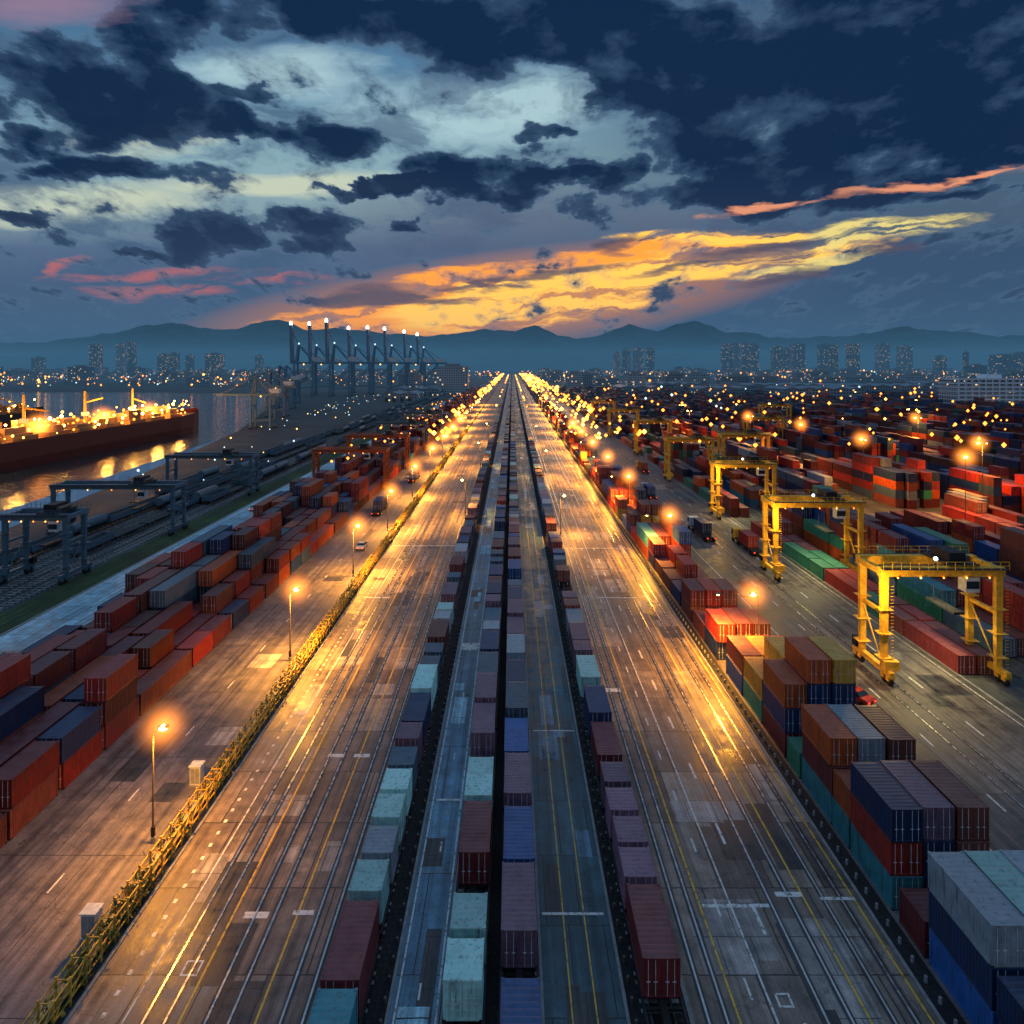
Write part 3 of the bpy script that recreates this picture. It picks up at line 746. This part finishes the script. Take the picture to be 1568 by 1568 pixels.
# ------------------------------------------------------------------ ship
M_hull = simple('hull_red', (.20, .035, .02), .5); M_hullb = simple('hull_black', (.02, .022, .03), .45); M_deck = simple('deck_paint', (.30, .16, .07), .6)
def ship(x_, y_, L, B, H, name, rz=0., nb=90):
    g = MB()
    ys = [0, .02, .06, .8, .88, .94, .98, 1.0]; ws = [.7, .85, 1, 1, .85, .55, .22, .02]
    for a, b_, wa, wb in zip(ys[:-1], ys[1:], ws[:-1], ws[1:]):
        for s_ in (-1, 1):
            za = H + (2.5 * max(0, a - .85) / .15); zb = H + (2.5 * max(0, b_ - .85) / .15)
            for z0, z1, mt in ((-3, H * .35, M_hull), (H * .35, None, M_hull if H > 9 else M_hullb)):
                k0 = .9 if z0 < 0 else 1.
                q = [(s_ * wa * B / 2 * k0, a * L, z0), (s_ * wb * B / 2 * k0, b_ * L, z0), (s_ * wb * B / 2, b_ * L, zb if z1 is None else z1), (s_ * wa * B / 2, a * L, za if z1 is None else z1)]
                g.face(q, mt)
        g.face([(-wa * B / 2, a * L, H - .8), (wa * B / 2, a * L, H - .8), (wb * B / 2, b_ * L, H - .8), (-wb * B / 2, b_ * L, H - .8)], M_deck)
    g.face([(-.35 * B, 0, -3), (.35 * B, 0, -3), (.35 * B, 0, H), (-.35 * B, 0, H)], M_hull)
    for k in range(5):
        g.box(-B * .42 + k, B * .42 - k, L * .04, L * .13 - k, H - .8 + 3 * k, H + 2.0 + 3 * k, M_whitep)
        for j in range(9): g.box(-B * .36 + j * B * .08, -B * .36 + j * B * .08 + 1, L * .13 - k, L * .13 - k + .05, H + .4 + 3 * k, H + 1.3 + 3 * k, E_fary)
    g.cyl((0, L * .07, H + 14), (0, L * .07, H + 20), 2, M_hull, 1.6); g.cyl((0, L * .11, H + 14), (0, L * .11, H + 24), .3, M_pole)
    for k in range(8):
        yy_ = L * (.18 + .085 * k)
        g.box(-B * .36, B * .36, yy_, yy_ + L * .06, H - .8, H + 1.4, M_deck)
        for j in range(5): g.box(-B * .32 + j * B * .13, -B * .32 + j * B * .13 + B * .1, yy_ + R.uniform(.5, 3), yy_ + L * .06 - R.uniform(.5, 3), H + 1.4, H + R.uniform(2, 7), M_deck)
        if k % 2 == 0:
            g.cyl((0, yy_ - 2, H), (0, yy_ - 2, H + 19), .7, M_cyel, .5); g.beam((0, yy_ - 2, H + 13), (R.uniform(-4, 4), yy_ + 11, H + 10 + R.uniform(-3, 6)), .7, .7, M_cyel)
            g.box(-1.4, 1.4, yy_ - 3, yy_ - 1, H + 6, H + 8, M_whitep)
    for k in range(nb):
        f = R.uniform(.03, .93)
        wd = B / 2 * (1 if f < .8 else (1 - (f - .8) * 4))
        g.ball((R.choice((-1, 1, 1, .2)) * wd * R.uniform(.5, .95), L * f, H + R.uniform(.8, 9)), R.uniform(.3, .8), R.choice((E_fary, E_far, E_sod)), n=6, mrow=4)
    o = g.obj(name, (x_, y_, -2.5)); o.rotation_euler[2] = rz; return o
s = ship(-226, 215, 255, 28, 12, 'cargo_ship', 0, 170)
for k in range(8):
    plight('deck_light', (R.choice((-6, 6, 12)), 40 + k * 25, 20), 24000, (1., .45, .08), .8, s)
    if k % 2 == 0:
        h = inst(HB, 'lamp_glow', (R.uniform(-4, 12), 40 + k * 25, 16), 0, None, s); h.scale = (10, 10, 10)
ship(-380, 380, 150, 22, 9, 'cargo_ship', 0, 50)

# ------------------------------------------------------------------ buildings
def bmat(name, wall, litp):
    m, n, b = newmat(name)
    g_ = n.new('ShaderNodeNewGeometry'); X, Y, Z = n.sep(g_.outputs['Position']); NZ = n.sep(g_.outputs['Normal'])[2]
    s_ = n.math('DIVIDE', n.math('ADD', X, Y), 3.4); t_ = n.math('DIVIDE', Z, 3.3)
    fs = n.math('FRACT', s_); ft = n.math('FRACT', t_)
    win = n.math('MULTIPLY', n.math('MULTIPLY', n.math('GREATER_THAN', fs, .25), n.math('LESS_THAN', fs, .8)), n.math('MULTIPLY', n.math('GREATER_THAN', ft, .3), n.math('LESS_THAN', ft, .8)))
    win = n.math('MULTIPLY', win, n.math('LESS_THAN', n.math('ABSOLUTE', NZ), .5))
    wn_ = n.new('ShaderNodeTexWhiteNoise', noise_dimensions='2D'); n.put(wn_.inputs['Vector'], n.comb(n.math('FLOOR', s_), n.math('FLOOR', t_), 0.))
    lit = n.math('MULTIPLY', win, n.math('LESS_THAN', wn_.outputs['Value'], litp))
    n.put(b.inputs['Base Color'], n.mix(win, wall, (.03, .04, .05))); n.put(b.inputs['Roughness'], n.mrange(win, 0, 1, .8, .15))
    n.put(b.inputs['Emission Color'], n.mix(n.sep(wn_.outputs['Color'])[1], (1., .5, .15), (1., .75, .4))); n.put(b.inputs['Emission Strength'], n.math('MULTIPLY', lit, 1.3))
    m.cycles.emission_sampling = 'NONE'
    return m
BM = [bmat('facade_grey', (.22, .28, .33), .08), bmat('facade_pale', (.36, .43, .48), .07), bmat('facade_brown', (.22, .22, .24), .12)]
M_roof = simple('roof_sheet', (.16, .24, .30), .5, 0, .3, .1)
def tower(x_, y_, w_, d_, h_, mt):
    g = MB()
    g.box(-w_ / 2, w_ / 2, -d_ / 2, d_ / 2, 0, h_, mt)
    g.box(-w_ / 2 - 1, w_ / 2 + 1, -d_ / 2 - 1, d_ / 2 + 1, 0, min(6, h_ * .2), mt)
    g.box(-w_ * .5 - .3, w_ * .5 + .3, -d_ / 2 - .3, d_ / 2 + .3, h_, h_ + 1.2, M_conc)
    g.box(-w_ * .2, w_ * .25, -d_ * .2, d_ * .2, h_ + 1.2, h_ + 5, M_conc)
    if h_ > 50:
        for k in (-1, 0, 1): g.box(k * w_ * .3 - .8, k * w_ * .3 + .8, -d_ / 2 - .9, -d_ / 2 - .02, 5, h_ - 3, M_conc)
        g.cyl((0, 0, h_ + 5), (0, 0, h_ + 12), .3, M_pole)
    return g.obj('city_tower' if h_ > 50 else 'city_building', (x_, y_, 0))
for px_, wpx, top, Y in ((148, 14, 528, 2500), (188, 12, 527, 2500), (202, 12, 524, 2550), (252, 14, 543, 2400), (268, 12, 541, 2450), (292, 10, 545, 2400), (330, 22, 542, 2300),
                       (60, 14, 548, 2400), (398, 10, 545, 2600), (945, 10, 540, 2600), (960, 12, 536, 2600), (978, 14, 534, 2600), (996, 12, 533, 2650), (1112, 12, 527, 2500), (1127, 12, 526, 2500), (1142, 12, 525, 2550), (1156, 11, 527, 2500),
                       (1190, 14, 531, 2500), (1204, 9, 534, 2600), (1222, 18, 527, 2450), (1262, 14, 528, 2400), (1276, 12, 529, 2450), (1307, 15, 527, 2400), (1352, 16, 527, 2400), (1386, 17, 530, 2400),
                       (1440, 14, 546, 2300), (1480, 6, 540, 2100), (1535, 26, 544, 2000), (1562, 20, 541, 2000)):
    tower((px_ - 785) / 1000 * Y, Y, wpx / 1000 * Y, wpx / 1200 * Y, 42 + (560 - top) / 1000 * Y, R.choice(BM))
for k in range(300):
    Y = R.uniform(950, 3000); X = R.uniform(-.82, .82) * Y
    if abs(X) < 85: continue
    if X < 0 and Y < 1350 and X < -200: continue
    tower(X, Y, R.uniform(16, 60), R.uniform(14, 40), R.uniform(8, 30) * (1.4 if R.random() < .15 else 1), R.choice(BM))
def warehouse(x_, y_, w_, d_, h_):
    g = MB(); g.box(0, w_, 0, d_, 0, h_, BM[0]); nb = max(1, int(w_ / 18))
    for k in range(nb):
        a = k * w_ / nb; b_ = (k + 1) * w_ / nb; c_ = (a + b_) / 2
        g.face([(a, -.5, h_ + .01), (c_, -.5, h_ + 2.5), (c_, d_ + .5, h_ + 2.5), (a, d_ + .5, h_ + .01)], M_roof); g.face([(c_, -.5, h_ + 2.5), (b_, -.5, h_ + .01), (b_, d_ + .5, h_ + .01), (c_, d_ + .5, h_ + 2.5)], M_roof)
        g.face([(a, -.02, h_), (b_, -.02, h_), (c_, -.02, h_ + 2.45)], M_conc)
    for k in range(int(w_ / 9)): g.box(2 + k * 9, 6 + k * 9, -.1, -.02, 0, 4.5, M_dark)
    g.obj('warehouse', (x_, y_, 0))
for q in ((300, 720, 90, 60, 16), (230, 800, 70, 50, 14), (420, 820, 110, 70, 16), (340, 930, 120, 60, 14), (520, 760, 90, 60, 16), (600, 950, 120, 60, 16), (150, 900, 60, 80, 12), (210, 1000, 90, 60, 14), (-170, 900, 70, 60, 10), (-150, 760, 40, 60, 9)):
    warehouse(*q)
M_wb = simple('white_render', (.75, .82, .86), .7)
g = MB(); Wb, Db = 95, 30
for fl_ in range(8):
    z0 = fl_ * 3.7
    g.box(0, Wb, 0, Db, z0 + 3.0, z0 + 3.7, M_wb)
    g.box(.8, Wb - .8, 1.2, Db - .8, z0, z0 + 3.0, BM[1])
    for k in range(16): g.box(k * 6.2 - .6, k * 6.2 + .6, .1, .9, z0, z0 + 3.0, M_wb)
    g.box(0, Wb, .12, .25, z0, z0 + .9, M_wb)
g.box(0, Wb, 0, .3, 29.6, 30.6, M_wb); g.box(30, 45, 8, 20, 29.6, 34, M_wb)
g.obj('office_block', (408, 596, 0))

# ------------------------------------------------------------------ city lights mass
g = MB()
for k in range(1200):
    Y = 850 + 2300 * R.random() ** .8; X = R.uniform(-.82, .82) * Y
    if X < 0 and R.random() < .3: continue
    if -30 < X < 32: continue
    if X < -200 and Y < 1080: continue
    mt = R.choices((E_far, E_fary, E_farw, E_red), (9, 2.5, 1.6, .5))[0]
    g.octa((X, Y, R.uniform(6, 24)), (R.uniform(.3, .8) if R.random() < .82 else R.uniform(1., 2.1)) * (.4 + Y / 1400), mt)
for k in range(190):
    Y = R.uniform(1120, 2400); X = -Y * R.uniform(.4, .84)
    g.octa((X, Y, R.uniform(4, 18)), R.uniform(.8, 2.2), R.choice((E_far, E_fary, E_farw, E_far)))
for k in range(440):
    Y = 300 + 2200 * R.random() ** 1.5; s_ = R.choice((-1, 1, 1))
    g.octa((R.uniform(28.5, 66) if s_ > 0 else R.uniform(-40, -30), Y, R.uniform(8, 12)), (.55 + Y / 650) * R.uniform(.5, 1.3), R.choice((E_far, E_far, E_fary)))
for k in range(60):
    Y = R.uniform(500, 2400); g.octa((R.choice((-13, 12)), Y, 9), .4 + Y / 1300, R.choice((E_far, E_fary)))
for k in range(160):
    Y = R.uniform(230, 900); X = R.uniform(63, .8 * Y)
    g.octa((X, Y, R.uniform(11, 17)), R.uniform(.3, .8) * (1 + Y / 600), R.choices((E_far, E_farw, E_fary), (8, .7, 1))[0])
for k in range(60):
    Y = R.uniform(180, 800); g.octa((R.uniform(-120, -86) - (Y - 200) * .12, Y, R.uniform(4, 9)), R.uniform(.2, .5), R.choice((E_farw, E_fary, E_farw)))
for k in range(50):
    Y = R.uniform(200, 700); g.octa((R.uniform(-66, -44), Y, R.uniform(11, 13)), R.uniform(.25, .6), E_far)
g.obj('city_lights')

# ------------------------------------------------------------------ vehicles
def truck(x_, y_, colr, rz=0, cc='gray'):
    g = MB()
    g.box(-1.2, 1.2, 5.2, 7.4, .9, 3.1, colr); g.box(-1.1, 1.1, 7.4, 7.8, .9, 1.9, colr); g.face([(-1.1, 7.41, 1.95), (1.1, 7.41, 1.95), (1.1, 7.41, 2.9), (-1.1, 7.41, 2.9)], M_glass)
    for s_ in (-1, 1): g.box(s_ * 1.205 - .01, s_ * 1.205 + .01, 6., 7.2, 1.9, 2.8, M_glass)
    g.box(-.5, .5, -7, 7, .7, 1.05, M_dark); g.box(-1.2, 1.2, -7, 5, 1.05, 1.25, M_dark)
    for yy_ in (-6, -4.8, 3.2, 6.5):
        for s_ in (-1, 1): g.cyl((s_ * .85, yy_, .5), (s_ * 1.18, yy_, .5), .5, M_tyre, n=12)
    for s_ in (-.9, .9): g.box(s_ - .15, s_ + .15, -7.05, -7., .9, 1.1, E_red); g.box(s_ - .2, s_ + .2, 7.8, 7.85, 1., 1.25, E_farw)
    o = g.obj('container_truck', (x_, y_, 0)); o.rotation_euler[2] = rz
    if cc:
        c_ = inst(C20, 'trailer_container', (0, -3.8, 1.27), 0, K[cc], o)
def car(x_, y_, mt, rz=0):
    g = MB()
    sec = [(-2.1, .45, .8), (-1.9, .35, .95), (-1.1, .3, 1.0), (-.6, .3, 1.42), (.7, .3, 1.45), (1.3, .3, 1.05), (2., .35, .85), (2.15, .45, .65)]
    for (ya, a0, a1), (yb, b0, b1) in zip(sec[:-1], sec[1:]):
        wa = .88 if a1 < 1.2 else .68; wb = .88 if b1 < 1.2 else .68
        gl = M_glass if (a1 > 1.2) != (b1 > 1.2) else mt
        g.face([(-wa, ya, a1), (wa, ya, a1), (wb, yb, b1), (-wb, yb, b1)], gl)
        for s_ in (-1, 1):
            g.face([(s_ * .88, ya, a0), (s_ * .88, yb, b0), (s_ * .88, yb, min(b1, .95)), (s_ * .88, ya, min(a1, .95))], mt)
            if max(a1, b1) > 1.2: g.face([(s_ * .88, ya, min(a1, .95)), (s_ * .88, yb, min(b1, .95)), (s_ * wb, yb, b1), (s_ * wa, ya, a1)], M_glass)
    g.face([(-.88, -2.1, .45), (.88, -2.1, .45), (.88, -2.1, .8), (-.88, -2.1, .8)], mt); g.face([(-.88, 2.15, .45), (.88, 2.15, .45), (.88, 2.15, .65), (-.88, 2.15, .65)], mt)
    for yy_ in (-1.3, 1.35):
        for s_ in (-1, 1): g.cyl((s_ * .7, yy_, .33), (s_ * .9, yy_, .33), .33, M_tyre, n=12)
    for s_ in (-.6, .6): g.box(s_ - .15, s_ + .15, -2.14, -2.105, .6, .75, E_red); g.box(s_ - .15, s_ + .15, 2.16, 2.19, .5, .62, E_farw)
    o = g.obj('parked_car', (x_, y_, 0)); o.rotation_euler[2] = rz
car(43.2, 82, M_carp, .5); truck(47, 162, M_whitep, .05, 'navy'); truck(54, 150, M_cyel, 0, 'red'); truck(44, 210, M_whitep, 0, 'blue'); truck(-38, 188, M_cblue, 0, 'navy')
truck(-36, 240, M_carp, 0, 'gray'); car(-34.5, 150, M_whitep, 0); car(-71, 140, M_dark, 0); car(-75, 190, M_whitep, 0); truck(52, 260, M_cyel, 0, 'ora')

# ------------------------------------------------------------------ mountains
M_mtn = simple('mountain_forest', (.05, .08, .095), .95, 0, .5, .003)
def ridge(pts, Y, dep, name, seed):
    g = MB(); rr = random.Random(seed); nx = 420; x0, x1 = pts[0][0], pts[-1][0]
    ph = [rr.uniform(0, 6.28) for _ in range(8)]
    def hh(p):
        for (a, ya), (b_, yb) in zip(pts[:-1], pts[1:]):
            if a <= p <= b_:
                t = (p - a) / (b_ - a); t = t * t * (3 - 2 * t) * .5 + t * .5; h = 560 - (ya + (yb - ya) * t); break
        else: h = 20
        h += sum(math.sin(p * .06 * 1.8 ** k + ph[k]) * 1.5 * .62 ** k for k in range(7))
        return max(0, 42 + h * Y / 1000)
    nr = 10
    for i in range(nx + 1):
        p = x0 + (x1 - x0) * i / nx; H = hh(p)
        for j in range(nr + 1):
            t = j / nr; k = 1 - abs(t - .5) * 2
            wob = sum(math.sin(p * .09 * 1.7 ** q + ph[q] + j * 1.3) for q in range(3)) * .05 * k * (1 - k)
            g.v.append(((p - 785) / 1000 * Y, Y + (t - .5) * dep, max(-2, H * (k ** 1.1 + wob) if j != nr // 2 else H)))
    for i in range(nx):
        for j in range(nr):
            a = i * (nr + 1) + j; g.f.append((a, a + nr + 1, a + nr + 2, a + 1)); g.m.append(g.mi(M_mtn))
    g.obj(name)
ridge([(-700, 520), (-300, 500), (0, 526), (90, 522), (180, 508), (262, 493), (330, 506), (428, 490), (470, 503), (560, 506), (640, 515), (720, 508), (775, 504), (840, 515), (910, 516), (965, 498), (1010, 505), (1065, 492), (1120, 508), (1190, 516), (1260, 517), (1330, 510), (1395, 500), (1450, 508), (1568, 515), (1900, 500), (2300, 520)], 9500, 4200, 'mountains', 3)
ridge([(-700, 540), (0, 545), (200, 530), (350, 538), (500, 540), (660, 530), (740, 524), (822, 499), (870, 520), (960, 533), (1100, 528), (1200, 534), (1400, 530), (1568, 524), (2200, 530)], 7000, 2600, 'hills', 11)

# ------------------------------------------------------------------ haze lying over the distant city
m = bpy.data.materials.new('evening_haze'); m.use_nodes = True; m.node_tree.nodes.clear(); n = NT(m.node_tree)
SG = 1 / 4500
va = n.new('ShaderNodeVolumeAbsorption'); va.inputs['Color'].default_value = (0, 0, 0, 1); va.inputs['Density'].default_value = SG
ve = n.new('ShaderNodeEmission'); ve.inputs[0].default_value = (.044, .135, .235, 1); ve.inputs[1].default_value = SG
ad = n.new('ShaderNodeAddShader'); n.link(va.outputs[0], ad.inputs[0]); n.link(ve.outputs[0], ad.inputs[1])
o = n.new('ShaderNodeOutputMaterial'); n.link(ad.outputs[0], o.inputs['Volume'])
g = MB(); g.box(-15500, 15500, 450, 15500, -6, 185, m); g.obj('haze')

# ------------------------------------------------------------------ sun (last light) + camera
l = bpy.data.lights.new('sun', 'SUN'); l.energy = .15; l.angle = math.radians(8); l.color = (1., .6, .32)
o = bpy.data.objects.new('sun', l); o.rotation_euler = (math.radians(-84), 0, math.radians(-4)); col.objects.link(o)
cam = bpy.data.cameras.new('camera'); cam.sensor_width = 36; cam.lens = 22.96; cam.shift_y = -(784 - 560) / 1568; cam.clip_end = 40000; cam.clip_start = .5
co = bpy.data.objects.new('camera', cam); co.location = (0, 0, 42); co.rotation_euler = (math.radians(90), 0, 0); col.objects.link(co); scene.camera = co
